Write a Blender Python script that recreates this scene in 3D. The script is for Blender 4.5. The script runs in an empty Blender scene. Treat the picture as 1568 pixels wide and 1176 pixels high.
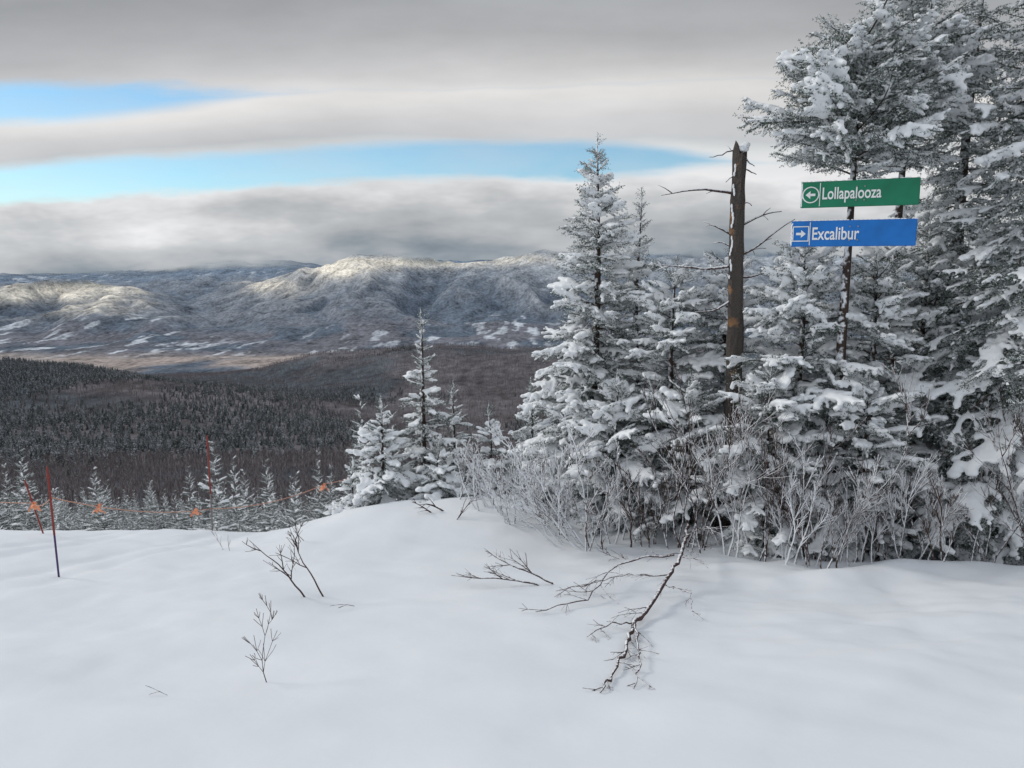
import bpy, math, random, time
import numpy as np
from mathutils import Vector, Matrix, Euler
T0=time.time()
random.seed(7); np.random.seed(7)
scene=bpy.context.scene
scene.view_settings.view_transform='Standard'
scene.view_settings.look='None'
scene.view_settings.exposure=0
COL=scene.collection
EYE=1.7

# ---------------------------------------------------------------- noise
def _h(ix,iy,seed):
    n=(ix.astype(np.int64)*374761393+iy.astype(np.int64)*668265263+seed*1442695041)&0x7fffffff
    n=((n^(n>>13))*1274126177)&0x7fffffff
    n=(n^(n>>16))&0x7fffffff
    return n/float(0x7fffffff)
def vn(x,y,seed=0):
    x=np.asarray(x,float);y=np.asarray(y,float)
    ix=np.floor(x);iy=np.floor(y);fx=x-ix;fy=y-iy
    fx=fx*fx*fx*(fx*(fx*6-15)+10);fy=fy*fy*fy*(fy*(fy*6-15)+10)
    a=_h(ix,iy,seed);b=_h(ix+1,iy,seed);c=_h(ix,iy+1,seed);d=_h(ix+1,iy+1,seed)
    return (a*(1-fx)+b*fx)*(1-fy)+(c*(1-fx)+d*fx)*fy
def fbm(x,y,seed=0,o=4):
    s=0;a=1;t=0
    for i in range(o):
        s=s+a*vn(x*2**i+i*17.3,y*2**i-i*9.1,seed+i);t+=a;a*=.5
    return s/t
def sstep(a,b,x):
    t=np.clip((np.asarray(x,float)-a)/(b-a),0,1);return t*t*(3-2*t)

# ---------------------------------------------------------------- materials
def mat(name,base,rough=.8,noise=None,bump=None,spec=.2):
    m=bpy.data.materials.new(name);m.use_nodes=True
    nt=m.node_tree;b=nt.nodes['Principled BSDF']
    b.inputs['Base Color'].default_value=(*base,1);b.inputs['Roughness'].default_value=rough
    b.inputs['Specular IOR Level'].default_value=spec
    tc=nt.nodes.new('ShaderNodeTexCoord')
    if noise:
        c2,sc,lo,hi=noise
        n=nt.nodes.new('ShaderNodeTexNoise');n.inputs['Scale'].default_value=sc;n.inputs['Detail'].default_value=2
        nt.links.new(tc.outputs['Object'],n.inputs['Vector'])
        r=nt.nodes.new('ShaderNodeMapRange');r.inputs['From Min'].default_value=lo;r.inputs['From Max'].default_value=hi
        nt.links.new(n.outputs['Fac'],r.inputs['Value'])
        x=nt.nodes.new('ShaderNodeMix');x.data_type='RGBA'
        x.inputs['A'].default_value=(*base,1);x.inputs['B'].default_value=(*c2,1)
        nt.links.new(r.outputs['Result'],x.inputs['Factor']);nt.links.new(x.outputs['Result'],b.inputs['Base Color'])
    if bump:
        sc,st,di=bump
        n=nt.nodes.new('ShaderNodeTexNoise');n.inputs['Scale'].default_value=sc;n.inputs['Detail'].default_value=2
        nt.links.new(tc.outputs['Object'],n.inputs['Vector'])
        bp=nt.nodes.new('ShaderNodeBump');bp.inputs['Strength'].default_value=st;bp.inputs['Distance'].default_value=di
        nt.links.new(n.outputs['Fac'],bp.inputs['Height']);nt.links.new(bp.outputs['Normal'],b.inputs['Normal'])
    return m
def frosted(name,bark,cover,sc=30,frost=(.80,.82,.85)):
    """bark with rime and snow that has settled on the upper / windward side"""
    m=mat(name,bark,.85);nt=m.node_tree;b=nt.nodes['Principled BSDF']
    g=nt.nodes.new('ShaderNodeNewGeometry');d=nt.nodes.new('ShaderNodeVectorMath');d.operation='DOT_PRODUCT'
    d.inputs[1].default_value=(-.45,-.25,.85);nt.links.new(g.outputs['Normal'],d.inputs[0])
    n=nt.nodes.new('ShaderNodeTexNoise');n.inputs['Scale'].default_value=sc;n.inputs['Detail'].default_value=2
    nt.links.new(g.outputs['Position'],n.inputs['Vector'])
    a=nt.nodes.new('ShaderNodeMath');a.operation='MULTIPLY_ADD';a.inputs[1].default_value=1.6
    nt.links.new(n.outputs['Fac'],a.inputs[0]);nt.links.new(d.outputs['Value'],a.inputs[2])
    r=nt.nodes.new('ShaderNodeMapRange');r.inputs['From Min'].default_value=1.5-cover;r.inputs['From Max'].default_value=1.75-cover
    nt.links.new(a.outputs[0],r.inputs['Value'])
    x=nt.nodes.new('ShaderNodeMix');x.data_type='RGBA';x.inputs['A'].default_value=(*bark,1);x.inputs['B'].default_value=(*frost,1)
    nt.links.new(r.outputs['Result'],x.inputs['Factor']);nt.links.new(x.outputs['Result'],b.inputs['Base Color'])
    return m
M_snow=mat('fresh_snow',(.79,.815,.84),.65,noise=((.74,.77,.805),.9,.35,.7),bump=(7,.22,.02))
M_pad=mat('bough_snow',(.86,.88,.90),.7,bump=(70,.5,.006))
M_nd=mat('needles_dark',(.042,.060,.043),.7)
M_nm=mat('needles_rimed',(.22,.265,.232),.8)
M_nf=mat('needles_frost',(.74,.765,.79),.8)
M_twig=mat('twig_bark',(.09,.07,.06),.9)
M_bark=frosted('spruce_bark',(.055,.04,.033),.35,18)
M_dead=mat('dead_wood',(.080,.069,.062),.9,noise=((.25,.14,.075),6,.60,.68),bump=(38,1,.03))
M_shrubf=frosted('rimed_twig',(.12,.09,.08),1.0,35)
M_shrubm=frosted('half_rimed_twig',(.10,.07,.06),.68,32)
M_shrubd=frosted('dark_twig',(.075,.048,.042),.32,30)
M_bare=frosted('reddish_twig',(.075,.045,.040),.05,30)

# ---------------------------------------------------------------- mesh builder
class MB:
    def __init__(s): s.v=[];s.f=[];s.m=[];s.n=0
    def add(s,v,f,mi=0):
        v=np.asarray(v,float).reshape(-1,3);s.v.append(v)
        s.f.extend([tuple(int(i)+s.n for i in q) for q in f])
        if isinstance(mi,int): s.m.extend([mi]*len(f))
        else: s.m.extend(list(mi))
        s.n+=len(v)
    def mesh(s,name,mats,smooth=False):
        me=bpy.data.meshes.new(name)
        me.from_pydata(np.concatenate(s.v).tolist() if s.v else [],[],s.f)
        for m in mats: me.materials.append(m)
        me.polygons.foreach_set('material_index',s.m)
        if smooth: me.polygons.foreach_set('use_smooth',[True]*len(s.f))
        me.update();return me
    def tube(s,pts,rad,sides=5,mi=0,cap=True):
        pts=[np.asarray(p,float) for p in pts];n=len(pts);V=[]
        prev=None
        for i in range(n):
            t=pts[min(i+1,n-1)]-pts[max(i-1,0)];t=t/(np.linalg.norm(t)+1e-9)
            if prev is None:
                ref=np.array([0,0,1.]) if abs(t[2])<.9 else np.array([1.,0,0])
            else: ref=prev
            a=ref-t*np.dot(ref,t);a/=np.linalg.norm(a)+1e-9;prev=a
            b=np.cross(t,a);r=rad[i]
            for k in range(sides):
                an=2*math.pi*k/sides
                V.append(pts[i]+r*(a*math.cos(an)+b*math.sin(an)))
        F=[]
        for i in range(n-1):
            for k in range(sides):
                k2=(k+1)%sides
                F.append((i*sides+k,i*sides+k2,(i+1)*sides+k2,(i+1)*sides+k))
        if cap:
            F.append(tuple(range(sides-1,-1,-1)));F.append(tuple((n-1)*sides+k for k in range(sides)))
        s.add(V,F,mi)
def obj(name,data,parent=None,mw=None,col=None):
    o=bpy.data.objects.new(name,data);(col or COL).objects.link(o)
    if parent: o.parent=parent
    if mw is not None: o.matrix_basis=mw
    return o

# ---------------------------------------------------------------- near ground
def G(x,y):
    x=np.asarray(x,float);y=np.asarray(y,float)
    z=np.where(y>0,-.19*y,-.12*y)
    z=z+.50*sstep(-3.9,-1.5,x)*np.exp(-((y-11.6)/1.7)**2)*(1-.5*sstep(4,7,x))
    ye=12.0+1.6*sstep(.5,4,x)+.5*np.sin(x*.35)*.6
    d=y-ye
    z=z-.45*(np.log1p(np.exp(np.clip(d*1.6,-30,30)))/1.6)
    z=z+.16*(fbm(x*.32+5,y*.32,3,2)-.5)+.12*(fbm(x*.8,y*1.0,11,3)-.5)
    z=z+.12*np.exp(-((y-7.7-.25*np.sin(x*1.7))/.35)**2)*sstep(2.2,3.4,x)
    z=z+.07*np.exp(-((x-1.5)/.9)**2-((y-8.1)/.6)**2)
    z=z-.36*np.exp(-(((x-4.45)/.75)**2+((y-8.65)/.42)**2))
    z=z+.11*(fbm(x*1.2,y*2.4,21,3)-.5)*sstep(4.0,6,y)*sstep(0,2,x)
    z=z+.035*(fbm(x*3.0,y*3.0,27,2)-.5)*sstep(3,5,y)*sstep(1.5,3.0,np.abs(x-.2))
    for off in (0,.42,1.5,1.95):
        c=x+4.9+off-.22*(y-6)+.10*np.sin(y*.9+off)
        z=z-.028*np.exp(-(c/.10)**2)*sstep(3,5,y)*(.4+.9*vn(x*1.5,y*1.5,77))
    return z
nx,ny=560,470
xs=np.linspace(-16,16,nx);ys=np.concatenate([np.linspace(-8,2,40,endpoint=False),np.linspace(2,14,330,endpoint=False),np.linspace(14,23,100)])
X,Y=np.meshgrid(xs,ys);Z=G(X,Y)
V=np.stack([X,Y,Z],-1).reshape(-1,3)
def gridfaces(nr,nc):
    i=np.arange(nr-1)[:,None]*nc+np.arange(nc-1)[None,:]
    return np.stack([i,i+1,i+nc+1,i+nc],-1).reshape(-1,4)
def gridobj(name,V,nr,nc,m):
    me=bpy.data.meshes.new(name);F=gridfaces(nr,nc)
    me.vertices.add(len(V));me.vertices.foreach_set('co',V.astype(np.float32).ravel())
    me.loops.add(F.size);me.loops.foreach_set('vertex_index',F.astype(np.int32).ravel())
    me.polygons.add(len(F));me.polygons.foreach_set('loop_start',np.arange(0,F.size,4,dtype=np.int32))
    me.update(calc_edges=True);me.validate()
    me.polygons.foreach_set('use_smooth',[True]*len(me.polygons));me.materials.append(m)
    return obj(name,me)
gridobj('snow_ground',V,len(ys),nx,M_snow)
def g(x,y): return float(G(x,y))

# ---------------------------------------------------------------- valley and mountains: one sheet
def S(u): return (u-784)/1220
ROWS=[
 (12,[(0,-8)]),(23,[(0,-11.6)]),(45,[(0,-18.5)]),(100,[(0,-36.5)]),(200,[(0,-62)]),
 (400,[(-300,-104),(400,-106),(900,-108)]),
 (700,[(-300,-150),(0,-158),(400,-163),(600,-167),(1000,-166)]),
 (1000,[(-300,-180),(0,-189),(200,-192),(400,-198),(600,-218),(784,-216),(1300,-210)]),
 (1400,[(-300,-200),(0,-211),(200,-209),(400,-224),(520,-265),(600,-285),(784,-272),(1300,-260)]),
 (1800,[(-300,-215),(0,-221),(200,-252),(400,-300),(600,-298),(784,-288),(1300,-280)]),
 (2200,[(0,-310),(200,-335),(400,-332),(600,-282),(784,-276),(1300,-276)]),
 (2700,[(0,-430),(250,-388),(400,-366),(500,-305),(620,-280),(784,-284),(900,-290),(1400,-280)]),
 (3400,[(0,-500),(300,-475),(600,-440),(1300,-430)]),
 (4500,[(0,-535),(900,-520)]),
 (5600,[(-300,-500),(0,-540),(400,-540),(560,-500),(900,-490)]),
 (6400,[(-300,-400),(0,-470),(150,-410),(300,-520),(470,-470),(560,-410),(700,-470),(800,-420),(900,-430)]),
 (7300,[(-300,-380),(0,-430),(100,-370),(200,-450),(330,-560),(440,-470),(540,-330),(640,-420),(720,-330),(860,-330),(1000,-350)]),
 (8500,[(-300,-330),(0,-370),(120,-290),(230,-430),(310,-560),(400,-400),(470,-230),(550,-90),(640,-230),(720,-140),(860,-110),(1000,-170)]),
 (10000,[(-300,-300),(0,-330),(70,-220),(130,-160),(210,-320),(300,-530),(350,-420),(420,-230),(480,-80),(560,70),(620,100),(700,25),(800,85),(860,140),(1000,40),(1600,50)]),
 (12000,[(0,-450),(400,-400),(700,-250),(1600,-200)]),
 (15000,[(-300,-250),(0,-240),(130,-210),(240,-120),(300,0),(350,70),(400,30),(500,-50),(700,0),(900,100),(1000,290),(1060,420),(1150,360),(1250,250),(1600,270)]),
 (21000,[(0,-500)])]
def rids(x,y):
    wx=x+600*(fbm(x/900,y/900,35,2)-.5);wy=y+1200*(fbm(x/900,y/900,36,2)-.5)
    rid=1-np.abs(2*fbm(wx/750+wy/6000,wy/2600,31,3)-1)
    r2=1-np.abs(2*fbm(wx/260,wy/650,33,3)-1)
    return rid,r2
def farz(x,y):
    s=x/y;ly=np.log(y)
    L=np.array([math.log(r[0]) for r in ROWS])
    Zr=np.stack([np.interp(s,[S(a) for a,_ in r[1]],[b for _,b in r[1]]) for r in ROWS],0)
    idx=np.clip(np.searchsorted(L,ly)-1,0,len(L)-2)
    t=np.clip((ly-L[idx])/(L[idx+1]-L[idx]),0,1)
    flat=np.arange(ly.size)
    Zf=Zr.reshape(len(L),-1);i=idx.ravel();tt=t.ravel()
    z=Zf[i,flat]*(1-tt)+Zf[i+1,flat]*tt
    z=z.reshape(y.shape)
    rid,r2=rids(x,y)
    z=z+(rid-.80)*320*sstep(5000,7600,y)*(1-.45*sstep(9300,10000,y))*(1-.6*sstep(12000,15000,y))
    z=z+(r2-.75)*60*sstep(5000,7600,y)*(1-.6*sstep(9500,12000,y))
    z=z+(fbm(x/420,y/520,41,4)-.5)*80*sstep(4000,6500,y)
    z=z+(fbm(x/260,y/300,43,3)-.5)*26*sstep(500,1500,y)*(1-sstep(3000,5000,y))
    z=z+(fbm(x/60,y/60,47,3)-.5)*7*sstep(60,300,y)
    return z+EYE
ncol=720
ss=np.linspace(-1.1,1.0,ncol)
yy=np.concatenate([np.geomspace(12,3000,220,endpoint=False),np.geomspace(3000,5500,70,endpoint=False),np.linspace(5500,11000,320,endpoint=False),np.linspace(11000,16000,90,endpoint=False),np.geomspace(16000,60000,20)])
Sg,Yg=np.meshgrid(ss,yy);Xg=Sg*Yg;Zg=farz(Xg,np.minimum(Yg,20900))
Vf=np.stack([Xg,Yg,Zg],-1).reshape(-1,3)
M_far=bpy.data.materials.new('valley_cover_sun_haze');M_far.use_nodes=True
terr=gridobj('valley_and_mountain_terrain',Vf,len(yy),ncol,M_far)
zr=Zg-EYE;RID,R2=rids(Xg,Yg)
n1=fbm(Xg/500,Yg/700,51,4);n2=fbm(Xg/120,Yg/200,52,3);n3=fbm(Xg/1600,Yg/1600,53,3)
def lerp(a,b,t): return a+(b-a)*t[...,None]
C=np.zeros(Xg.shape+(3,))+np.array([.130,.115,.118])
con=sstep(.46,.56,n1+.12*(1-sstep(-.28,-.12,Sg)))
C=lerp(C,np.array([.075,.085,.095]),con*(Yg<2600))
val=sstep(2900,3600,Yg)
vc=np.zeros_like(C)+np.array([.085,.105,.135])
vc=lerp(vc,np.array([.14,.13,.14]),sstep(.4,.6,n1))
fields=sstep(.64,.69,fbm(Xg/75,Yg/330,61,3))*sstep(.40,.54,n3)
vc=lerp(vc,np.array([.52,.55,.59]),fields*(1-sstep(6600,7600,Yg)))
tan_sunlit=sstep(3300,3700,Yg)*(1-sstep(4300,4800,Yg+700*(n1-.5)))*(1-sstep(-.26,-.10,Sg))*sstep(.34,.52,n3*.4+n1*.6+.04)  # bare hardwood band, lightened in colour as if the sun lay on it
vc=lerp(vc,np.array([.43,.35,.30])*(.7+.6*n2[...,None]),tan_sunlit*.85)
C=lerp(C,vc,val)
mt=sstep(5600,6600,Yg)
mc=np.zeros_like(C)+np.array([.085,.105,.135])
mc=lerp(mc,np.array([.18,.19,.21]),sstep(.62,.92,RID*.5+R2*.5))  # ridges lighter, gullies darker: relief shading put into the colour
frost=sstep(-380,20,zr+200*(n2-.5)+120*(n1-.5))*(.5+.5*sstep(.55,.9,R2))  # rime by altitude, cut back in gullies to deepen the painted relief shade
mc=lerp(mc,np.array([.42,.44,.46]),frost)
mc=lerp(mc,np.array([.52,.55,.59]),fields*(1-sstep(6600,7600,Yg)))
sun_patch=np.exp(-(((Sg-S(515))/.045)**2+((zr+90)/80)**2))+.9*np.exp(-(((Sg-S(610))/.10)**2+((zr+10)/70)**2))+1.0*np.exp(-(((Sg-S(95))/.13)**2+((zr+330)/90)**2))*(Yg<10800)*(Yg>6300)+.5*np.exp(-(((Sg-S(760))/.10)**2+((zr-30)/70)**2))+.7*np.exp(-(((Sg-S(410))/.05)**2+((zr+260)/80)**2))  # pools of sunlight on the ridges, painted into the terrain colour
sun_patch=np.clip(sun_patch*(.35+1.3*n2+.4*(R2-.6)),0,1)*(Yg<12500)
mc=lerp(mc,np.array([.90,.83,.70]),sun_patch)
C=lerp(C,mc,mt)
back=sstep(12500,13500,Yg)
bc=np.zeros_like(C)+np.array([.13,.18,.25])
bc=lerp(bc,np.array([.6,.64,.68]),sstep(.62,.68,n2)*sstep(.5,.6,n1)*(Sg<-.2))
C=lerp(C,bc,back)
haze=(1-np.exp(-Yg/25000.));C=lerp(C,np.array([.29,.35,.43]),haze*(1-sun_patch*mt*.8))  # aerial haze blended into the surface colour by distance
# summits vanish into the cloud deck; it hangs lower over the left-hand hills
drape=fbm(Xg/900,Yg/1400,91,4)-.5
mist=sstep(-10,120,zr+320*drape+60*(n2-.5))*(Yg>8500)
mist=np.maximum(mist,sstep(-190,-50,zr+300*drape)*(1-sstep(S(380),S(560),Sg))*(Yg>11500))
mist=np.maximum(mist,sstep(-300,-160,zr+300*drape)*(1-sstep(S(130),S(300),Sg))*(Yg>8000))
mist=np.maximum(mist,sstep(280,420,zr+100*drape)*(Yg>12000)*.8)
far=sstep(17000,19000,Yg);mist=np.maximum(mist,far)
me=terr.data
ca=me.color_attributes.new('cover','FLOAT_COLOR','POINT')  # RGB is ground cover plus painted sun, relief shade and haze; alpha is mist
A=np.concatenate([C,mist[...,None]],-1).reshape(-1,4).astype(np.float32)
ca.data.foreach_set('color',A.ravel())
nt=M_far.node_tree;b=nt.nodes['Principled BSDF'];b.inputs['Roughness'].default_value=1;b.inputs['Specular IOR Level'].default_value=0
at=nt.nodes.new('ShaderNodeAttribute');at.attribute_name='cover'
ge=nt.nodes.new('ShaderNodeNewGeometry')
def tn(scale,det=3):
    mp=nt.nodes.new('ShaderNodeMapping');mp.inputs['Scale'].default_value=(scale,scale*.55,scale*1.2)
    nt.links.new(ge.outputs['Position'],mp.inputs['Vector'])
    n=nt.nodes.new('ShaderNodeTexNoise');n.inputs['Scale'].default_value=1;n.inputs['Detail'].default_value=det;n.inputs['Roughness'].default_value=.65
    nt.links.new(mp.outputs['Vector'],n.inputs['Vector']);return n
a1=tn(1/28,3);a2=tn(1/160,3)
def mth(tree,op,a,bb=None,c=None,clamp=False):
    n=tree.nodes.new('ShaderNodeMath');n.operation=op;n.use_clamp=clamp
    for i,v in enumerate((a,bb,c)):
        if v is None: continue
        if hasattr(v,'is_output'): tree.links.new(v,n.inputs[i])
        else: n.inputs[i].default_value=v
    return n.outputs[0]
k=mth(nt,'ADD',mth(nt,'MULTIPLY',a1.outputs['Fac'],2.2),mth(nt,'MULTIPLY',a2.outputs['Fac'],1.8))
k=mth(nt,'SUBTRACT',k,1.0)
k=mth(nt,'MAXIMUM',k,.3)
vm=nt.nodes.new('ShaderNodeVectorMath');vm.operation='SCALE'
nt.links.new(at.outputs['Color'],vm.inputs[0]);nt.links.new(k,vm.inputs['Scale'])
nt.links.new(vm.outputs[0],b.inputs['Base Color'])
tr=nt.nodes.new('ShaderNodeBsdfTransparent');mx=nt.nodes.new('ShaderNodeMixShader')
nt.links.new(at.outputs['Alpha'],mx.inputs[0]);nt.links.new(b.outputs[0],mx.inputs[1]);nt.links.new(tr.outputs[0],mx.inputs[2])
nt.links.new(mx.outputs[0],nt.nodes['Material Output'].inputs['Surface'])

# ---------------------------------------------------------------- spruce boughs
def make_bough(L,seed):
    rn=random.Random(seed);tw=[]
    w1=rn.uniform(-.14,.14);sag=rn.uniform(.16,.38)
    ax=lambda t:np.array([L*t,w1*L*math.sin(t*3),L*(.10*t-sag*t*t+.08*t**4)])
    N=max(4,int(L/.08));axis=[ax(i/N) for i in range(N+1)]
    mb=MB();mb.tube(axis,[.010*L*(1-i/(N+1))+.003 for i in range(N+1)],4,0)
    for i in range(N):
        if i/N>.12: tw.append((axis[i],axis[i+1]))
    side=1;t=.10;segs=[]
    while t<.99:
        p=ax(t);ls=(.36*L*(1-t)**.6*min(1,.45+t*2.2)+.04)*rn.uniform(.45,1.35);side=-side
        an=math.radians(rn.uniform(32,70))*side;dz=rn.uniform(-.70,.35)
        d=np.array([math.cos(an),math.sin(an),dz]);d/=np.linalg.norm(d)
        q=p+d*ls*.5;e=p+d*ls+np.array([ls*.12,0,-.14*ls+rn.uniform(-.03,.03)])
        tw.append((p,q));tw.append((q,e));segs.append((p,q,e,ls))
        m=int(ls/.05)
        for j in range(1,m+1):
            f=j/(m+1);c=p+(q-p)*2*f if f<.5 else q+(e-q)*(2*f-1)
            l2=min(.15,.42*ls*(1-f)+.03)*rn.uniform(.7,1.25)
            for sd in (-1,1):
                if rn.random()<.15: continue
                a2=an+sd*math.radians(rn.uniform(32,60))
                dd=np.array([math.cos(a2),math.sin(a2),rn.uniform(-.9,.35)]);dd/=np.linalg.norm(dd)
                tw.append((c,c+dd*l2))
        t+=.034/L*rn.uniform(.7,1.3)
    P=[];D=[];MI=[]
    rg=np.random.RandomState(seed)
    for a,e in tw:
        l=np.linalg.norm(e-a)
        if l<1e-3: continue
        n=max(4,int(l*130));T=(e-a)/l
        tt=rg.rand(n)[:,None];pos=a+(e-a)*tt
        R=rg.randn(n,3);R-=T*(R@T)[:,None];R/=np.linalg.norm(R,axis=1)[:,None]
        d=T*.55+R*.85;d/=np.linalg.norm(d,axis=1)[:,None]
        P.append(pos);D.append(d)
        fr=rg.rand()*.50
        up=d[:,2]*.38+rg.rand(n)*.66+fr
        MI.append(np.where(up>.76,3,np.where(up>.46,2,1)))
    P=np.concatenate(P);D=np.concatenate(D);MI=np.concatenate(MI);n=len(P)
    B=np.cross(D,rg.randn(n,3));B/=np.linalg.norm(B,axis=1)[:,None]
    ln=rg.uniform(.014,.025,n)[:,None];w=.0040
    V=np.stack([P-B*w,P+B*w,P+D*ln],1).reshape(-1,3)
    F=np.arange(3*n).reshape(-1,3)
    mb.add(V,F.tolist(),MI.tolist())
    return mb,axis,segs,ax
import bmesh
bm=bmesh.new();bmesh.ops.create_icosphere(bm,subdivisions=1,radius=1);bm.verts.ensure_lookup_table()
ICV=np.array([v.co[:] for v in bm.verts]);ICF=[[v.index for v in f.verts] for f in bm.faces];bm.free()
cloudtex=bpy.data.textures.new('lumps','CLOUDS');cloudtex.noise_scale=.05;cloudtex.noise_depth=2
def remeshed(name,balls,vox,disp=.012):
    mb=MB()
    for c,r in balls: mb.add(ICV*np.asarray(r)+c,ICF,0)
    me=mb.mesh('tmp',[M_pad]);o=obj('tmp',me)
    m=o.modifiers.new('r','REMESH');m.mode='VOXEL';m.voxel_size=vox
    d=o.modifiers.new('d','DISPLACE');d.texture=cloudtex;d.strength=disp;d.mid_level=.5
    s=o.modifiers.new('s','SMOOTH');s.iterations=2;s.factor=.5
    dg=bpy.context.evaluated_depsgraph_get();ev=o.evaluated_get(dg)
    out=bpy.data.meshes.new_from_object(ev);out.name=name
    bpy.data.objects.remove(o);bpy.data.meshes.remove(me)
    out.materials.clear();out.materials.append(M_pad)
    out.polygons.foreach_set('use_smooth',[True]*len(out.polygons));out.update()
    return out
def make_snow(L,axis,segs,ax,seed,lvl):
    """lvl 0 rime, 1 moderate, 2 laden with pillows"""
    heavy=lvl>0
    rn=random.Random(seed+99+lvl);balls=[]
    t=.15;ph=rn.uniform(0,6);k=(1.0 if lvl==1 else 1.1)
    while t<.97:
        c=ax(t);env=.5+.5*math.sin(t*11*L+ph)
        if (heavy and env>(.22 if lvl==1 else .12)) or env>.35:
            r=((.022+.036*L*(1-abs(2*t-1.2)))*(.45+.7*env)*k if heavy else .013+.015*L*env)
            balls.append((c+np.array([0,rn.uniform(-.5,.5)*r,r*.45]),(r*1.25,r*1.2,r*.7)))
        t+=.022/L
    if lvl==2:
        for j in range(3 if L>.9 else 2):
            t=rn.uniform(.45,.95);c=ax(t)+np.array([0,rn.uniform(-.14,.14)*L,.0]);R=(.05+.055*L)*rn.uniform(.7,1.2)
            for q in range(10):
                o=np.array([rn.gauss(0,.6)*R,rn.gauss(0,.5)*R,rn.uniform(-.1,.3)*R]);r=R*rn.uniform(.3,.6)
                balls.append((c+o,(r*1.2,r*1.2,r*.8)))
    for p,q,e,ls in segs:
        if rn.random()<(.12,.16,.16)[lvl]: continue
        lim=rn.uniform(.6,1.0);st=rn.uniform(0,.25)
        n=max(2,int(ls/.018));big=rn.uniform(.55,1.45)*(.9 if lvl==1 else 1.05)
        for j in range(n):
            f=j/n
            if f>lim: break
            if f<st or rn.random()<(.12 if heavy else .2): continue
            c=p+(q-p)*2*f if f<.5 else q+(e-q)*(2*f-1)
            r=(.013+.020*L)*(1-.3*f)*rn.uniform(.6,1.25)*big if heavy else .0095+.010*L*rn.random()
            balls.append((c+np.array([rn.gauss(0,.008),rn.gauss(0,.008),r*.5]),(r*1.2,r*1.15,r*.85)))
    return remeshed('bough_snow',balls,.0135 if L<1 else .016,(.007,.014,.018)[lvl])
def md(me):
    nv=len(me.vertices);c=np.empty(nv*3);me.vertices.foreach_get('co',c)
    return c.reshape(-1,3),[list(p.vertices) for p in me.polygons]
MATS=[M_twig,M_nd,M_nm,M_nf,M_pad]
def combine(mb,snow,name):
    out=MB();out.v=list(mb.v);out.f=list(mb.f);out.m=list(mb.m);out.n=mb.n
    k=len(out.f)
    if snow:
        v,f=md(snow);out.add(v,f,4)
    me=out.mesh(name,MATS)
    me.polygons.foreach_set('use_smooth',[False]*k+[True]*(len(out.f)-k));me.update();return me
KIT={}
for L in (.28,.55,1.0):
    KIT[L]=[]
    for i in range(3 if L<.5 else 4):
        mb,axis,segs,ax=make_bough(L,int(L*100)+i*7)
        KIT[L].append((combine(mb,make_snow(L,axis,segs,ax,i+int(L*50),0),'bough_rimed'),combine(mb,make_snow(L,axis,segs,ax,i+int(L*50),1),'bough_snowy'),combine(mb,make_snow(L,axis,segs,ax,i+int(L*50),2),'bough_laden')))
def place_bough(root,p,az,pitch,Ld,rn,snow,roll=.45):
    L=min(KIT,key=lambda q:abs(math.log(q/Ld)));k=rn.choice(KIT[L]);s=Ld/L
    mw=Matrix.Translation(p)@Matrix.Rotation(az,4,'Z')@Matrix.Rotation(-pitch,4,'Y')@Matrix.Rotation(rn.uniform(-roll,roll),4,'X')@Matrix.Diagonal((s,s*rn.choice((-1,1))*rn.uniform(.85,1.15),s*rn.uniform(.85,1.15),1))
    q=rn.random()
    obj('bough',k[2] if q<snow*snow*.80 else (k[1] if q<snow else k[0]),root,mw)
def spruce(name,x,y,H,R,seed,snow=.6,t0=.03,dz=.15,n=5,prof=None,pitch=(-22,42),lean=(0,0),tr=.016,bias=None,keep=1.0):
    rn=random.Random(seed)
    root=obj(name,None);root.location=(x,y,g(x,y)-.05);root.empty_display_size=.3
    N=12;wx=rn.uniform(-.03,.03);wy=rn.uniform(-.03,.03)
    P=lambda t:np.array([lean[0]*t+wx*math.sin(t*7),lean[1]*t+wy*math.cos(t*6)-wy,H*t])
    mb=MB();mb.tube([P(i/N) for i in range(N+1)],[tr*H*(1-i/N)**.8+.008 for i in range(N+1)],8,0)
    obj('trunk',mb.mesh('trunk',[M_bark],True),root)
    h=t0*H;a0=rn.uniform(0,6)
    while h<H-.12:
        t=h/H
        pr=(prof(t) if prof else (1-t)**.85)
        a0+=rn.uniform(.4,1.2)
        nn=n if t<.85 else max(3,n-1)
        for i in range(nn):
            if rn.random()>keep: continue
            az=a0+i*2*math.pi/nn+rn.uniform(-.35,.35)
            Ld=R*pr*rn.uniform(.58,1.22)
            if bias: Ld*=1+bias[1]*math.cos(az-bias[0])
            Ld=max(.11,min(1.5,Ld))
            pi=math.radians(pitch[0]+(pitch[1]-pitch[0])*t**1.4+rn.uniform(-15,15))
            place_bough(root,Vector(P(min(1,(h+rn.uniform(-.07,.07))/H))),az,pi,Ld,rn,snow*(1 if t<.92 else .4))
        h+=dz*rn.uniform(.75,1.25)*(1 if t<.7 else .75)
    for kk in range(2): place_bough(root,Vector(P(.99-.05*kk)),rn.uniform(0,6),math.radians(84),.22,rn,.15)
    for i in range(4): place_bough(root,Vector(P(.975)),i*1.6+.3,math.radians(38),.13,rn,.3)
    return root
# left group on the mound
spruce('spruce_tree',-1.42,12.5,3.2,.82,11,snow=.6,dz=.13)
spruce('fir_sapling',-2.0,12.0,1.65,.90,12,snow=.95,dz=.11)
spruce('fir_sapling',-2.5,12.1,.85,.65,112,snow=.95,dz=.11)
spruce('spruce_tree',-.95,12.6,2.1,.85,13,snow=.6,dz=.14,keep=.9)
spruce('fir_sapling',-.35,12.2,1.5,.9,14,snow=.9)
spruce('fir_sapling',-1.1,11.6,.8,.65,15,snow=.95)
spruce('fir_sapling',.3,12.0,1.8,.9,16,snow=.9)
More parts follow.
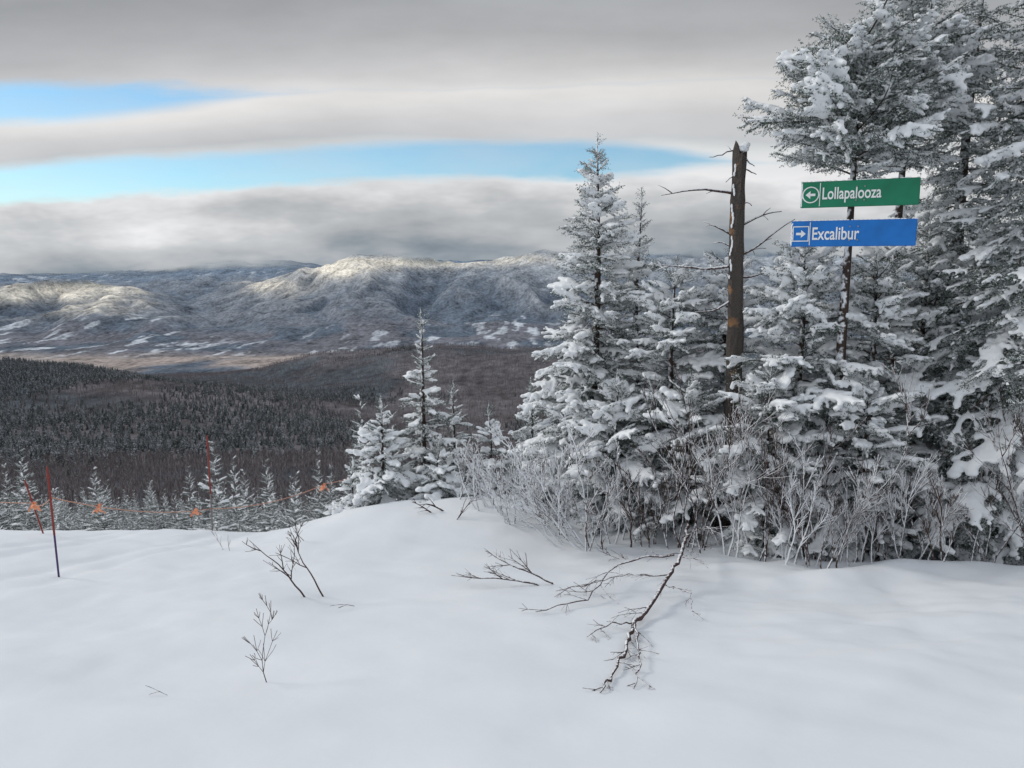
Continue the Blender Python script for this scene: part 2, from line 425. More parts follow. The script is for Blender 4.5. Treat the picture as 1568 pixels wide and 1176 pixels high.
# tall pair in the middle
spruce('spruce_tree',1.14,10.9,4.9,1.12,21,snow=.88,dz=.14,prof=lambda t:min(1,(1-t)**.64+.03),n=6)
spruce('spruce_tree',1.78,11.3,4.2,1.15,22,snow=.85,dz=.15)
F1=lambda t:(1-t)**.38
spruce('fir_tree',2.1,10.4,3.3,1.15,23,snow=1,dz=.15,prof=F1)
spruce('fir_tree',1.35,10.1,1.9,.95,24,snow=1,dz=.15,prof=F1)
spruce('fir_sapling',.8,10.7,1.6,.9,25,snow=1,prof=F1)
spruce('fir_tree',2.8,10.4,3.45,1.15,26,snow=1,dz=.16,prof=F1)
spruce('fir_tree',2.2,9.6,1.9,.95,27,snow=1,dz=.16,prof=F1)
# mass behind the signs
spruce('fir_tree',3.4,9.35,3.6,1.2,31,snow=1,dz=.15,prof=F1)
spruce('fir_tree',4.25,9.35,3.5,1.2,32,snow=1,dz=.15,prof=F1)
spruce('fir_tree',2.95,9.0,2.1,1.0,33,snow=1,dz=.16,prof=F1)
spruce('fir_tree',5.0,9.7,3.9,1.2,34,snow=.9,dz=.16,prof=F1)
spruce('fir_tree',4.0,8.85,2.2,1.0,35,snow=.95,dz=.16,prof=F1)
def crown(t): return .0 if t<.70 else min(1,(t-.70)*6+.45)*(1-.5*max(0,(t-.85)/.15))
spruce('wind_swept_spruce',3.76,9.02,5.9,1.08,41,snow=.50,t0=.755,dz=.115,n=6,prof=crown,pitch=(0,26),bias=(math.pi,.06),tr=.013,keep=.95)
spruce('wind_swept_spruce',4.6,9.6,6.5,1.1,42,snow=.48,t0=.70,dz=.15,n=5,prof=crown,pitch=(-8,26),tr=.012,keep=.95)
spruce('spruce_tree',5.6,8.7,6.3,1.2,51,snow=.55,dz=.16,n=6,prof=lambda t:(1-t)**.35,pitch=(-40,15))
spruce('spruce_tree',5.5,9.9,7.0,1.15,52,snow=.45,dz=.19,n=5,prof=lambda t:(1-t)**.4,pitch=(-35,15))

# ---------------------------------------------------------------- dead snag
def snag():
    root=obj('dead_tree_trunk',None);x,y=2.62,9.45;gz=g(x,y);root.location=(x,y,gz)
    H=EYE+9.5*.134-gz
    rn=random.Random(5);mb=MB();N=40;V=[];sd=16
    for i in range(N+1):
        t=i/N;r=.104-.028*t
        cx=.025*math.sin(t*5)+.03*t;cy=0
        for k in range(sd):
            a=2*math.pi*k/sd
            rr=r*(1+.12*math.sin(a*3+t*6)+.05*math.sin(a*5-t*17)+.16*(rn.random()-.5))
            zz=H*t
            if i==N: zz+=.06*math.sin(a*2+1)+rn.uniform(-.05,.05)
            V.append((cx+rr*math.cos(a),cy+rr*math.sin(a),zz))
    F=[(i*sd+k,i*sd+(k+1)%sd,(i+1)*sd+(k+1)%sd,(i+1)*sd+k) for i in range(N) for k in range(sd)]
    V.append((.03,0,H-.05));F+=[(N*sd+k,N*sd+(k+1)%sd,len(V)-1) for k in range(sd)]
    mb.add(V,F,0);obj('trunk',mb.mesh('snag',[M_dead]),root)
    mb=MB()
    def br(h,dx,dz,dy=0,r=.013,sub=3):
        L=math.hypot(dx,dz);n=7;P=[]
        for i in range(n+1):
            t=i/n;P.append(np.array([dx*t,dy*t,h+dz*t+.04*math.sin(t*4+h*3)+rn.uniform(-.008,.008)]))
        mb.tube(P,[r*(1-t/ (n+1))+.003 for t in range(n+1)],5,0)
        for j in range(sub):
            q=P[rn.randint(2,n-1)];e=q+np.array([dx*.15+rn.uniform(-.05,.05),rn.uniform(-.1,.1),rn.uniform(-.08,.10)])
            mb.tube([q,(q+e)/2+np.array([0,0,.01]),e],[.006,.005,.003],4,0)
    br(H-.50,-.90,.0,-.05,.018,3);br(H-.05,-.33,.02,.1,.012,1);br(H-.95,-.36,.06,0,.012,1);br(H-1.30,-.90,-.06,-.1,.018,4)
    br(H-.85,.48,.12,-.1,.015,2);br(H-1.20,.62,.36,-.15,.018,4);br(H-.28,.2,.04,0,.010,0);br(H-1.45,.55,.10,0,.016,3)
    br(H-.33,-.15,.0,0,.011,0);br(H-1.05,-.25,-.05,.1,.011,0);br(H-1.75,-.5,-.1,-.2,.014,2);br(H-.12,.16,-.03,-.05,.010,0);br(H-.66,.14,.03,-.08,.010,0)
    obj('dead_branches',mb.mesh('dead_branches',[M_shrubd],True),root)
    cap=remeshed('snow_cap',[((.03,0,H+.0),(.085,.085,.05)),((.06,-.02,H+.045),(.06,.06,.04)),((-.02,.01,H+.01),(.05,.05,.035))],.01)
    obj('snow_cap',cap,root)
    rime=remeshed('snow_strip',[((-.07+.012*math.sin(i),-.045,H-.15-i*.045),(.014,.018,.035)) for i in range(30) if rn.random()>.4],.009)
    obj('snow_strip',rime,root)
snag()

# ---------------------------------------------------------------- trail signs
def paint(name,c): return mat(name,c,.5,noise=(tuple(q*.82 for q in c),6,.4,.75),bump=(80,.1,.002),spec=.35)
M_green=paint('sign_green',(.012,.21,.11));M_blue=paint('sign_blue',(.010,.17,.56));M_white=paint('sign_white',(.85,.87,.87));M_gal=mat('galvanised_steel',(.25,.26,.27),.45)
def sign(cx,cy,cz,W,H,yaw,label,m,kind):
    root=obj('trail_sign',None);root.location=(cx,cy,cz);root.rotation_euler=(0,0,yaw)
    bm=bmesh.new();bmesh.ops.create_cube(bm,size=1)
    for v in bm.verts: v.co=Vector((v.co.x*W,v.co.y*.022,v.co.z*H))
    bmesh.ops.bevel(bm,geom=bm.edges[:],offset=.006,segments=2,affect='EDGES')
    me=bpy.data.meshes.new('board');bm.to_mesh(me);bm.free();me.materials.append(m);obj('board',me,root)
    yf=-.0135
    mb=MB()
    def quad(x0,x1,z0,z1,mi=0,y=yf): mb.add([(x0,y,z0),(x1,y,z0),(x1,y,z1),(x0,y,z1)],[(0,1,2,3)],mi)
    h=H/2;x0=-W/2+.018;pc=x0+.085
    quad(x0+.175,x0+.183,-h+.015,h-.015)
    if kind=='circle':
        n=32
        mb.add([(pc+.088*math.cos(a*2*math.pi/n),yf,.088*math.sin(a*2*math.pi/n)) for a in range(n)]+[(pc+.076*math.cos(a*2*math.pi/n),yf,.076*math.sin(a*2*math.pi/n)) for a in range(n)],[(a,(a+1)%n,n+(a+1)%n,n+a) for a in range(n)],0)
        quad(-W/2+.004,-W/2+.016,-h+.012,h-.012)
    else:
        for q in ((pc-.085,pc+.085,.072,.082),(pc-.085,pc+.085,-.082,-.072),(pc-.085,pc-.075,-.072,.072),(pc+.075,pc+.085,-.072,.072)): quad(*q)
    s=-1 if kind=='circle' else 1
    mb.add([(pc-s*.048,yf,-.013),(pc+s*.005,yf,-.013),(pc+s*.005,yf,.013),(pc-s*.048,yf,.013)],[(0,1,2,3) if s>0 else (3,2,1,0)],0)
    mb.add([(pc+s*.052,yf,0),(pc+s*.003,yf,.042),(pc+s*.003,yf,-.042)],[(0,1,2)],0)
    obj('arrow_panel',mb.mesh('arrow_panel',[M_white]),root)
    cu=bpy.data.curves.new('t','FONT');cu.body=label;cu.offset=.014;to=obj('t',cu)
    dg=bpy.context.evaluated_depsgraph_get();dg.update();me=bpy.data.meshes.new_from_object(to.evaluated_get(dg))
    bpy.data.objects.remove(to)
    co=np.array([v.co[:] for v in me.vertices]);mn=co.min(0);mxx=co.max(0)
    tw=.58 if kind=='circle' else .47;th=.165 if kind=='circle' else .135
    co=(co-mn)/(mxx-mn+1e-9);xx=co[:,0]*tw+x0+.205;zz=(co[:,1]-.5)*th-(.01 if kind=='circle' else 0)
    out=np.stack([xx,np.full(len(xx),yf-.001),zz],-1)
    me.vertices.foreach_set('co',out.ravel());me.materials.clear();me.materials.append(M_white);me.update()
    obj('lettering',me,root)
    mb=MB()
    for bx in (-.02,.06):
        for bz in (-.07,.07): mb.tube([(bx,-.009,bz),(bx,-.020,bz)],[.009,.008],8,0)
    mb.tube([(.02,.011,0),(.02,.20,0)],[.02,.02],8,0)
    obj('bolts_and_bracket',mb.mesh('bolts',[M_gal]),root)
    rn=random.Random(len(label))
    balls=[((-W/2+.004+rn.uniform(-.002,.012),-.004,-h+.02+i*.012),(.011,.014,.014)) for i in range(int((H-.03)/.012))]
    xx=-W/2
    while xx<W/2:
        if rn.random()<.45: balls.append(((xx,0,h+.003),(.016,.012,.008)))
        xx+=.014
    obj('snow_on_board',remeshed('snow_on_board',balls,.006,.004),root)
sign(3.66,8.62,EYE+.710,1.16,.275,math.radians(-29),'Lollapalooza',M_green,'circle')
sign(3.61,8.61,EYE+.295,1.235,.275,math.radians(-29),'Excalibur',M_blue,'square')

# ---------------------------------------------------------------- leafless shrubs and twigs
def unit(v): return v/(np.linalg.norm(v)+1e-9)
def grow(mb,rn,p,d,L,r,dep,spread=.55,up=.12,nch=4,sides=5,rmin=.0016):
    n=max(3,int(L/.07));P=[p];q=p.copy();dd=d.copy()
    for i in range(n):
        dd=unit(dd+np.array([rn.gauss(0,.10),rn.gauss(0,.10),rn.gauss(0,.07)+up*.4]));q=q+dd*L/n;P.append(q)
    mb.tube(P,[max(rmin,r*(1-.75*i/n)) for i in range(n+1)],sides if dep>0 else 4,0,False)
    if dep<=0: return
    for j in range(nch):
        f=rn.uniform(.22,.95);i=min(n-1,int(f*n));c=P[i]
        t=unit(P[i+1]-P[i]);w=np.array([rn.gauss(0,1),rn.gauss(0,1),rn.gauss(0,.8)]);w=unit(w-t*np.dot(w,t))
        grow(mb,rn,c,unit(t+w*spread*rn.uniform(.7,1.5)),L*(1-f*.5)*rn.uniform(.35,.65),r*.6,dep-1,spread,up,nch,sides,rmin)
def shrub(name,x,y,h,stems,lean,m,seed,r=.011,dep=2,spread=.55,fan=.5,up=.12,nch=4,dig=.05,rmin=.0016):
    rn=random.Random(seed);root=obj(name,None);root.location=(x,y,g(x,y)-dig)
    mb=MB()
    for i in range(stems):
        p=np.array([rn.uniform(-.18,.18),rn.uniform(-.12,.12),0]) if stems>1 else np.zeros(3)
        d=unit(np.array([lean[0]+rn.uniform(-fan,fan),lean[1]+rn.uniform(-fan,fan)*.7,1]))
        grow(mb,rn,p,d,h*rn.uniform(.65,1.1),r*rn.uniform(.7,1.1),dep,spread,up,nch,5,rmin)
    obj('stems',mb.mesh('stems',[m],True),root);return root
for i,(x,y,h,st,le,fa) in enumerate([(1.0,9.05,1.75,5,-1.25,.3),(.75,9.4,1.6,6,-.8,.4),(.45,9.8,1.4,5,-.6,.5),(.05,10.1,1.2,6,-.5,.5),(-.3,10.6,1.0,6,-.4,.6),(.9,9.0,1.1,4,-.2,.4),(1.35,9.3,1.2,4,.1,.5),(-.6,11.1,.8,5,-.2,.6)]):
    shrub('rimed_shrub',x,y,h,st,(le,-.1),M_shrubf if i!=5 else M_shrubm,60+i,r=.014,dep=3,fan=fa,rmin=.0044,up=.16)
for i,(x,y,h,st,mm) in enumerate([(1.9,8.9,1.5,5,M_shrubd),(2.2,8.7,1.9,5,M_shrubd),(2.5,8.5,1.7,5,M_shrubm),(2.85,8.4,1.6,5,M_shrubd),(3.1,8.2,1.3,6,M_shrubf),(3.35,8.4,1.9,5,M_shrubd),(3.7,8.15,1.2,5,M_shrubm),(3.95,8.4,1.7,4,M_shrubd),(3.3,8.0,.95,5,M_shrubd),(5.0,8.0,1.6,4,M_shrubd),(5.5,7.9,1.9,4,M_shrubd),(1.55,9.1,1.0,5,M_shrubd),(4.5,7.9,.9,3,M_shrubd),(4.2,8.1,1.1,5,M_shrubm)]):
    shrub('bare_shrub',x,y,h,st,(.0,0),mm,80+i,r=.012,dep=2,fan=.25,spread=.42,nch=6,rmin=.0034 if mm is not M_shrubd else .0026)
def onsnow(pts,lift): return [np.array([x,y,g(x,y)+l]) for (x,y),l in zip(pts,lift)]
def fallen():
    rn=random.Random(3);mb=MB()
    def limb(pts,lift,r0,r1,ntw=6,tl=.22):
        P=onsnow(pts,lift);Q=[]
        for i in range(len(P)-1):
            for k in range(5):
                Q.append(P[i]+(P[i+1]-P[i])*k/5+np.array([rn.uniform(-.015,.015),rn.uniform(-.015,.015),rn.uniform(-.008,.015)]))
        Q.append(P[-1]);n=len(Q)
        mb.tube(Q,[r0+(r1-r0)*i/n for i in range(n)],6,0)
        for j in range(ntw):
            i=rn.randint(2,n-2);t=unit(Q[i+1]-Q[i]);a=rn.choice((-1,1))*rn.uniform(.4,1.0)
            d=np.array([t[0]*math.cos(a)-t[1]*math.sin(a),t[0]*math.sin(a)+t[1]*math.cos(a),rn.uniform(-.05,.25)])
            grow(mb,rn,Q[i],unit(d),tl*rn.uniform(.5,1.3),.004,1,.5,-.1,3)
    limb([(2.05,8.9),(1.85,8.1),(1.66,7.47),(1.47,7.08),(1.12,6.2),(.94,5.83)],[.30,.28,.26,.16,.06,.03],.020,.016,10,.3)
    limb([(.94,5.83),(.84,5.4),(.73,5.03),(.60,4.6),(.52,4.36)],[.03,.03,.03,.02,.01],.016,.004,9,.22)
    limb([(.96,5.85),(.90,5.3),(.84,4.9),(.74,4.5)],[.05,.05,.04,.01],.008,.003,6,.2)
    limb([(1.60,7.5),(1.30,7.55),(1.0,7.45),(.65,6.5),(.19,6.05)],[.24,.20,.14,.05,.03],.011,.003,10,.3)
    limb([(1.45,7.1),(1.1,7.2),(.8,7.1),(.4,6.9)],[.16,.14,.1,.04],.006,.003,7,.25)
    limb([(.95,5.85),(.75,5.78),(.55,5.5)],[.04,.05,.02],.006,.002,5,.18)
    limb([(1.42,7.0),(1.55,6.6),(1.50,6.2)],[.1,.1,.04],.005,.002,4,.15)
    limb([(1.80,8.1),(1.95,7.7),(2.1,7.4)],[.3,.5,.45],.006,.002,7,.3)
    obj('fallen_branch',mb.mesh('fallen_branch',[M_bare],True))
fallen()
shrub('twig',-1.54,4.66,.50,1,(-.05,.1),M_bare,190,r=.004,dep=2,nch=6,up=.35,spread=.6,fan=.1,dig=.01)
shrub('twig',-1.74,7.05,.80,2,(-.55,.1),M_bare,91,r=.009,dep=2,nch=5,up=.05,dig=.02)
shrub('twig',.29,7.3,.85,2,(-2.6,.3),M_bare,92,r=.008,dep=2,nch=5,up=.0,dig=.0)
shrub('twig',-1.07,10.6,.55,2,(-1.2,0),M_bare,93,r=.016,dep=1,nch=4,up=-.35,dig=.02)
shrub('twig',-1.35,6.45,.28,1,(-2.5,-1.2),M_bare,94,r=.003,dep=1,nch=2,up=-.1,dig=-.02)
shrub('twig',-2.05,4.4,.15,1,(-3,.8),M_bare,95,r=.002,dep=1,nch=1,up=-.1,dig=-.01)
shrub('twig',-2.6,9.6,.45,2,(-.7,0),M_shrubd,96,r=.004,dep=2,nch=3,dig=.02)
shrub('twig',-3.4,9.2,.28,2,(-.5,0),M_shrubd,97,r=.003,dep=1,nch=3,dig=.02)
shrub('twig',-2.9,11.4,.4,3,(-.5,0),M_shrubd,98,r=.004,dep=2,nch=3,dig=.02)
shrub('twig',1.3,8.6,.35,2,(-1.5,0),M_bare,99,r=.005,dep=2,nch=4,dig=.01)
shrub('twig',-.6,10.3,.45,2,(.5,0),M_bare,100,r=.01,dep=1,nch=4,dig=.02)

# ---------------------------------------------------------------- rope fence
def fence():
    root=obj('rope_fence',None);root.location=(0,0,0)
    Mr=mat('pole_red',(.26,.05,.04),.5);Mp=mat('pole_purple',(.08,.05,.14),.5);Mo=mat('flag_orange',(.85,.38,.22),.6,noise=((.7,.26,.14),9,.4,.7));Mw=mat('pole_grey',(.22,.19,.19),.5);Mrope=mat('rope_tan',(.55,.30,.22),.9)
    def pole(name,x,y,h,top,bot,lx=0,ly=0,r=.010):
        z=g(x,y);mb=MB()
        P=lambda t:np.array([x+lx*t,y+ly*t,z-.15+(h+.15)*t])
        mb.tube([P(0),P(.25),P(.45)],[r,r,r],8,1);mb.tube([P(.453),P(.7),P(.96),P(1)],[r*1.08,r*1.05,r*1.02,r*.6],8,0)
        mb.tube([P(.90),P(.93)],[r*1.5,r*1.5],8,0)
        obj(name,mb.mesh(name,[top,bot],True),root)
    pole('pole',-4.65,7.78,1.17,Mr,Mp,-.02);pole('pole',-6.28,10.3,.75,Mr,Mr,-.22);pole('pole',-4.5,11.5,1.48,Mr,Mw,0,0,.012)
    k=[(-9.5,11.5,-3.2),(-6.42,10.3,-3.20),(-4.66,7.78,-2.36),(-4.5,11.5,-3.66),(-2.9,12.0,-3.42),(-2.2,12.3,-3.2)]
    mb=MB()
    def sagp(a,b_,t,s): 
        a=np.array(a);b_=np.array(b_);p=a+(b_-a)*t;p=p+np.array([0,0,-s*4*t*(1-t)]);p[2]+=EYE;return p
    sags=[.1,.06,.10,.10,.05]
    for i in range(len(k)-1):
        Q=[sagp(k[i],k[i+1],j/14,sags[i]) for j in range(15)]
        mb.tube(Q,[.0055]*15,5,0)
    obj('rope',mb.mesh('rope',[Mrope],True),root)
    rn=random.Random(8)
    def flag(p):
        mb=MB()
        for q in range(4):
            w=rn.uniform(.025,.04);L=rn.uniform(.07,.13);a=rn.uniform(0,3.1);V=[]
            for i in range(6):
                t=i/5;c=p+np.array([rn.uniform(-.015,.015)+(.08*t*(q-1.5)/2),.03*math.sin(t*5+q),-L*t+.01])
                ww=w*(.6+.6*math.sin(t*2.6+.3))
                d=np.array([math.cos(a+t),math.sin(a+t),.4*rn.uniform(-1,1)])*ww/2
                V+=[c-d,c+d]
            mb.add(V,[(2*i,2*i+1,2*i+3,2*i+2) for i in range(5)],0)
        obj('flag',mb.mesh('flag',[Mo]),root)
    flag(sagp(k[1],k[2],.03,.0));flag(sagp(k[1],k[2],.12,.02));flag(sagp(k[2],k[3],.22,.07));flag(sagp(k[2],k[3],.86,.05));flag(sagp(k[3],k[4],.99,0))
fence()

# ---------------------------------------------------------------- forests (instanced)
kit=bpy.data.collections.new('forest_tree_kit')
Mc_d=mat('far_conifer',(.050,.060,.060),.9);Mc_m=mat('far_conifer_rime',(.19,.20,.21),.9);Mc_s=mat('far_conifer_snow',(.58,.61,.65),.9)
Mh_b=mat('hardwood_bark',(.155,.127,.13),.9);Mh_s=mat('hardwood_rime',(.38,.37,.38),.9)
def conifer(name,seed,snowp):
    rn=random.Random(seed);mb=MB()
    mb.tube([(0,0,-.1),(0,0,.6),(0,0,1)],[.014,.009,.002],4,0)
    h=.10
    while h<.99:
        R=.19*(1-h)**.8+.012;n=7 if h<.8 else 5
        for i in range(n):
            a=rn.uniform(0,6.28);r=R*rn.uniform(.7,1.2);c,s_=math.cos(a),math.sin(a);dr=.25*r
            def pt(f,w,z): return (c*r*f-s_*w,s_*r*f+c*w,h+z)
            w=r*.30
            V=[pt(0,0,.012),pt(.45,w,-dr*.4),pt(.55,0,-dr*.15),pt(.45,-w,-dr*.4),pt(.8,w*.8,-dr),pt(1,0,-dr*.8),pt(.8,-w*.8,-dr)]
            F=[(0,1,2),(0,2,3),(2,1,4),(2,4,5),(2,5,6),(2,6,3)]
            q=rn.random();base=2 if q<snowp else (1 if q<snowp+.3 else 0)
            mb.add(V,F,[max(0,base-(rn.random()<.4)) if j>1 else (base if rn.random()<.6 else 0) for j in range(6)])
        h+=.035*(1.15-h*.6)
    obj(name,mb.mesh(name,[Mc_d,Mc_m,Mc_s]),col=kit)
conifer('a_conifer',1,.20);conifer('b_conifer',2,.42);conifer('c_conifer',3,.10)
def hardwood(name,seed,sp):
    rn=random.Random(seed);mb=MB();mb.tube([(0,0,-.05),(0.01,0,.4),(0,0.01,.8)],[.012,.009,.004],4,0)
    for i in range(46):
        h=rn.uniform(.25,.8);a=rn.uniform(0,6.28);l=rn.uniform(.15,.34)*(1.1-h*.5);el=rn.uniform(.7,1.3)
        p=np.array([0,0,h]);d=np.array([math.cos(a)*math.cos(el),math.sin(a)*math.cos(el),math.sin(el)])
        e=p+d*l;w=np.array([-math.sin(a),math.cos(a),0])*.0045
        mi=1 if rn.random()<sp else 0
        mb.add([p-w,p+w,e],[(0,1,2)],mi)
        for j in range(2):
            f=rn.uniform(.3,.9);q=p+d*l*f;e2=q+np.array([rn.uniform(-.07,.07),rn.uniform(-.07,.07),rn.uniform(.03,.12)])
            mb.add([q-w*.7,q+w*.7,e2],[(0,1,2)],mi)
    obj(name,mb.mesh(name,[Mh_b,Mh_s]),col=kit)
hardwood('d_hardwood',4,.25);hardwood('e_hardwood',5,.5)
def nearspruce(name,seed):
    rn=random.Random(seed);VV=[];FF=[];MM=[];n0=0
    def addm(me,mw):
        nonlocal n0
        nv=len(me.vertices);c=np.empty(nv*3);me.vertices.foreach_get('co',c);c=c.reshape(-1,3)
        M=np.array(mw);c=c@M[:3,:3].T+M[:3,3];VV.append(c)
        for p in me.polygons: FF.append([v+n0 for v in p.vertices]);MM.append(p.material_index)
        n0+=nv
    H=5.5;h=.3
    while h<H-.1:
        t=h/H
        for i in range(5):
            Ld=max(.15,1.15*(1-t)**.8*rn.uniform(.7,1.2));kk=rn.choice(KIT[.28]);s=Ld/.28
            mw=Matrix.Translation((0,0,h+rn.uniform(-.1,.1)))@Matrix.Rotation(rn.uniform(0,6.28),4,'Z')@Matrix.Rotation(-math.radians(-20+60*t),4,'Y')@Matrix.Diagonal((s,s,s,1))
            addm(kk[rn.choice((0,0,0,1))],mw)
        h+=.24
    me=bpy.data.meshes.new(name);me.from_pydata(np.concatenate(VV).tolist(),[],FF)
    for m in MATS: me.materials.append(m)
    me.polygons.foreach_set('material_index',MM);o=obj(name,me,col=kit)
nearspruce('f_spruce',1);nearspruce('g_spruce',2)
rg=np.random.RandomState(5)
def samp(N,y0,y1,s0=-.82,s1=.62):
    y=np.sqrt(rg.rand(N)*(y1*y1-y0*y0)+y0*y0);s=rg.uniform(s0,s1,N);return s*y,y
def forest(name,x,y,z,idx,sc):
    me=bpy.data.meshes.new(name);me.from_pydata(np.stack([x,y,z],-1).tolist(),[],[])
    n=len(x)
    a=me.attributes.new('rot','FLOAT_VECTOR','POINT');r=np.zeros((n,3));r[:,2]=rg.rand(n)*6.28;r[:,:2]=rg.randn(n,2)*.03;a.data.foreach_set('vector',r.ravel())
    a=me.attributes.new('siz','FLOAT_VECTOR','POINT');q=np.stack([sc*rg.uniform(.8,1.2,n),sc*rg.uniform(.8,1.2,n),sc],-1);a.data.foreach_set('vector',q.ravel())
    a=me.attributes.new('kind','INT','POINT');a.data.foreach_set('value',idx.astype(np.int32))
    o=obj(name,me)
    ng=bpy.data.node_groups.new('scatter','GeometryNodeTree')
    ng.interface.new_socket('Geometry',in_out='INPUT',socket_type='NodeSocketGeometry');ng.interface.new_socket('Geometry',in_out='OUTPUT',socket_type='NodeSocketGeometry')
    N=ng.nodes;gi=N.new('NodeGroupInput');go=N.new('NodeGroupOutput');ip=N.new('GeometryNodeInstanceOnPoints');ci=N.new('GeometryNodeCollectionInfo')
    ci.inputs['Collection'].default_value=kit;ci.inputs['Separate Children'].default_value=True;ci.inputs['Reset Children'].default_value=True
    def na(nm,t):
        q=N.new('GeometryNodeInputNamedAttribute');q.data_type=t;q.inputs['Name'].default_value=nm;return q.outputs['Attribute']
    e=N.new('FunctionNodeEulerToRotation');lk=ng.links.new
    lk(na('rot','FLOAT_VECTOR'),e.inputs[0]);lk(e.outputs[0],ip.inputs['Rotation']);lk(na('siz','FLOAT_VECTOR'),ip.inputs['Scale'])
    lk(na('kind','INT'),ip.inputs['Instance Index']);ip.inputs['Pick Instance'].default_value=True
    lk(gi.outputs[0],ip.inputs['Points']);lk(ci.outputs[0],ip.inputs['Instance']);lk(ip.outputs[0],go.inputs[0])
    md_=o.modifiers.new('scatter','NODES');md_.node_group=ng
    return o
x1,y1=samp(50000,260,2950,-.70,.16);x2,y2=samp(5000,110,420,-.72,.2)
x=np.concatenate([x1,x2]);y=np.concatenate([y1,y2]);z=farz(x,y)
cn=fbm(x/300,y/420,71,3)+.22*(1-sstep(-.34,-.14,x/y))*sstep(300,700,y)*(1-sstep(1800,2100,y))-.12*sstep(1500,2000,y)-.05
isc=cn+rg.randn(len(x))*.06>.51
idx=np.where(isc,rg.randint(0,3,len(x)),3+(rg.rand(len(x))<.35))
sc=np.where(isc,rg.uniform(7,12,len(x)),rg.uniform(7,12,len(x)))*np.where(y<400,.8,1)
forest('distant_forest',x,y,z-.3,idx,sc)
x,y=samp(560,21,110,-.78,.05);z=farz(x,y)
forest('hillside_spruces',x,y,z-.4,5+rg.randint(0,2,len(x)),rg.uniform(.7,1.5,len(x)))

# ---------------------------------------------------------------- sky
w=bpy.data.worlds.new('World');scene.world=w;w.use_nodes=True;nt=w.node_tree
for n in list(nt.nodes): nt.nodes.remove(n)
out=nt.nodes.new('ShaderNodeOutputWorld');bg=nt.nodes.new('ShaderNodeBackground');bg2=nt.nodes.new('ShaderNodeBackground')
SUN_EL,SUN_AZ=30,-72   # azimuth clockwise from +Y (view direction); sun to the left
sky=nt.nodes.new('ShaderNodeTexSky');sky.sky_type='NISHITA';sky.sun_disc=False;sky.sun_elevation=math.radians(SUN_EL);sky.sun_rotation=math.radians(SUN_AZ);sky.altitude=1000
tint=nt.nodes.new('ShaderNodeMix');tint.data_type='RGBA';tint.blend_type='MULTIPLY';tint.inputs['Factor'].default_value=1
tint.inputs['B'].default_value=(.74,1.08,1.22,1);nt.links.new(sky.outputs[0],tint.inputs['A'])
nt.links.new(tint.outputs['Result'],bg.inputs['Color']);bg.inputs['Strength'].default_value=.11
tc=nt.nodes.new('ShaderNodeTexCoord');sp=nt.nodes.new('ShaderNodeSeparateXYZ');nt.links.new(tc.outputs['Generated'],sp.inputs[0])
m=lambda *a,**k:mth(nt,*a,**k)
yab=m('MAXIMUM',m('ABSOLUTE',sp.outputs[1]),.15)
K=m('DIVIDE',sp.outputs[2],yab);s=m('DIVIDE',sp.outputs[0],yab)
def noise(sx,sk,off,scale=1,det=5,rough=.55):
    cb=nt.nodes.new('ShaderNodeCombineXYZ');nt.links.new(m('MULTIPLY',s,sx),cb.inputs[0]);nt.links.new(m('MULTIPLY',K,sk),cb.inputs[1]);cb.inputs[2].default_value=off
    n=nt.nodes.new('ShaderNodeTexNoise');n.inputs['Scale'].default_value=scale;n.inputs['Detail'].default_value=det;n.inputs['Roughness'].default_value=rough
    nt.links.new(cb.outputs[0],n.inputs['Vector']);return m('SUBTRACT',n.outputs['Fac'],.5)
def mr(v,a,b,c=0,d=1):
    n=nt.nodes.new('ShaderNodeMapRange');n.interpolation_type='SMOOTHSTEP'
    nt.links.new(v,n.inputs[0])
    for i,q in enumerate((a,b,c,d)): n.inputs[i+1].default_value=q
    return n.outputs[0]
nA=noise(4,22,0,1,4);nB=noise(1.3,9,5,1,1);nC=noise(6,18,9,1,4,.55)
sq=m('SUBTRACT',s,.1);Kc=m('SUBTRACT',.1225,m('MULTIPLY',m('MULTIPLY',sq,sq),.060))
D0=m('SUBTRACT',K,Kc)
low=mr(D0,.0,-.03)
D=m('ADD',D0,m('ADD',m('MULTIPLY',nA,.030),m('ADD',m('MULTIPLY',nB,.06),m('MULTIPLY',m('MULTIPLY',nC,low),.18))))
ramp=nt.nodes.new('ShaderNodeValToRGB')
nt.links.new(m('MULTIPLY',m('ADD',D,.15),2.0),ramp.inputs[0])
def L(v): return v/12.92 if v<=.04045 else ((v+.055)/1.055)**2.4
stops=[(-.15,(.52,.565,.605)),(-.125,(.60,.635,.665)),(-.095,(.71,.725,.74)),(-.065,(.77,.78,.79)),(-.040,(.85,.855,.86)),(-.015,(.91,.91,.915)),(.02,(.84,.85,.855)),(.035,(.765,.775,.785)),(.06,(.80,.80,.805)),(.085,(.87,.865,.86)),(.105,(.80,.80,.805)),(.14,(.71,.715,.725)),(.19,(.665,.675,.69)),(.25,(.695,.70,.715)),(.35,(.81,.83,.86))]
el=ramp.color_ramp.elements
for i,(d,c) in enumerate(stops):
    e=el[i] if i<2 else el.new((d+.15)*2)
    e.position=(d+.15)*2;e.color=(L(c[0]),L(c[1]),L(c[2]),1)
br=m('ADD',1,m('ADD',m('MULTIPLY',nC,.28),m('MULTIPLY',nB,.45)))
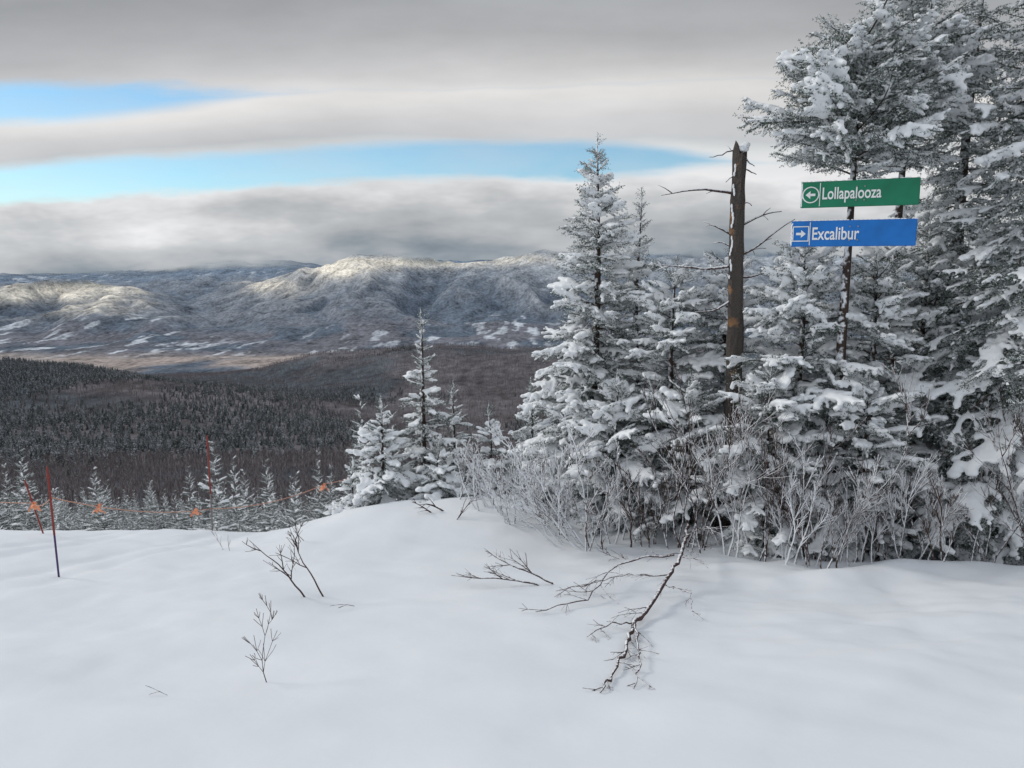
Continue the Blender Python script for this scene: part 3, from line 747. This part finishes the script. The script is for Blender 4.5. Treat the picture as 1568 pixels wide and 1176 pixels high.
vs=nt.nodes.new('ShaderNodeVectorMath');vs.operation='SCALE';nt.links.new(ramp.outputs[0],vs.inputs[0]);nt.links.new(br,vs.inputs['Scale'])
nt.links.new(vs.outputs[0],bg2.inputs['Color']);bg2.inputs['Strength'].default_value=1
Dg=m('ADD',D0,m('ADD',m('MULTIPLY',nA,.028),m('MULTIPLY',m('MULTIPLY',nC,low),.045)))
hh=m('MULTIPLY',mr(m('ADD',s,m('MULTIPLY',nB,.3)),.38,.12),.0255)
gap2=mr(m('SUBTRACT',m('ABSOLUTE',Dg),hh),.003,-.012)
hh1=m('MULTIPLY',mr(m('ADD',s,m('MULTIPLY',nA,.2)),-.22,-.58),.028)
D1=m('ADD',m('SUBTRACT',m('SUBTRACT',K,.188),m('MULTIPLY',m('ADD',s,.6),.03)),m('MULTIPLY',nA,.034))
gap1=mr(m('SUBTRACT',m('ABSOLUTE',D1),hh1),.004,-.016)
front=m('GREATER_THAN',sp.outputs[1],0)
gap=m('MULTIPLY',m('MULTIPLY',m('MAXIMUM',m('MULTIPLY',gap1,.85),m('MULTIPLY',gap2,.80)),front),m('ADD',1,m('MULTIPLY',nC,.7)),clamp=True)
mxs=nt.nodes.new('ShaderNodeMixShader');nt.links.new(gap,mxs.inputs[0]);nt.links.new(bg2.outputs[0],mxs.inputs[1]);nt.links.new(bg.outputs[0],mxs.inputs[2])
nt.links.new(mxs.outputs[0],out.inputs[0])
sl=bpy.data.lights.new('sun','SUN');sl.energy=1.3;sl.angle=math.radians(12);sl.color=(1,.96,.90)
so=obj('sun',sl);a=math.radians(SUN_AZ);e=math.radians(SUN_EL)
dv=Vector((math.sin(a)*math.cos(e),math.cos(a)*math.cos(e),math.sin(e)));so.rotation_euler=dv.to_track_quat('Z','Y').to_euler();so.location=(0,0,30)

# ---------------------------------------------------------------- camera
cam=bpy.data.cameras.new('camera');cam.lens=28;cam.sensor_width=36;cam.clip_end=120000;cam.clip_start=.05
co=obj('camera',cam);co.location=(0,0,EYE);co.rotation_euler=(math.radians(90-8.76),0,0)
scene.camera=co
print('done',time.time()-T0)
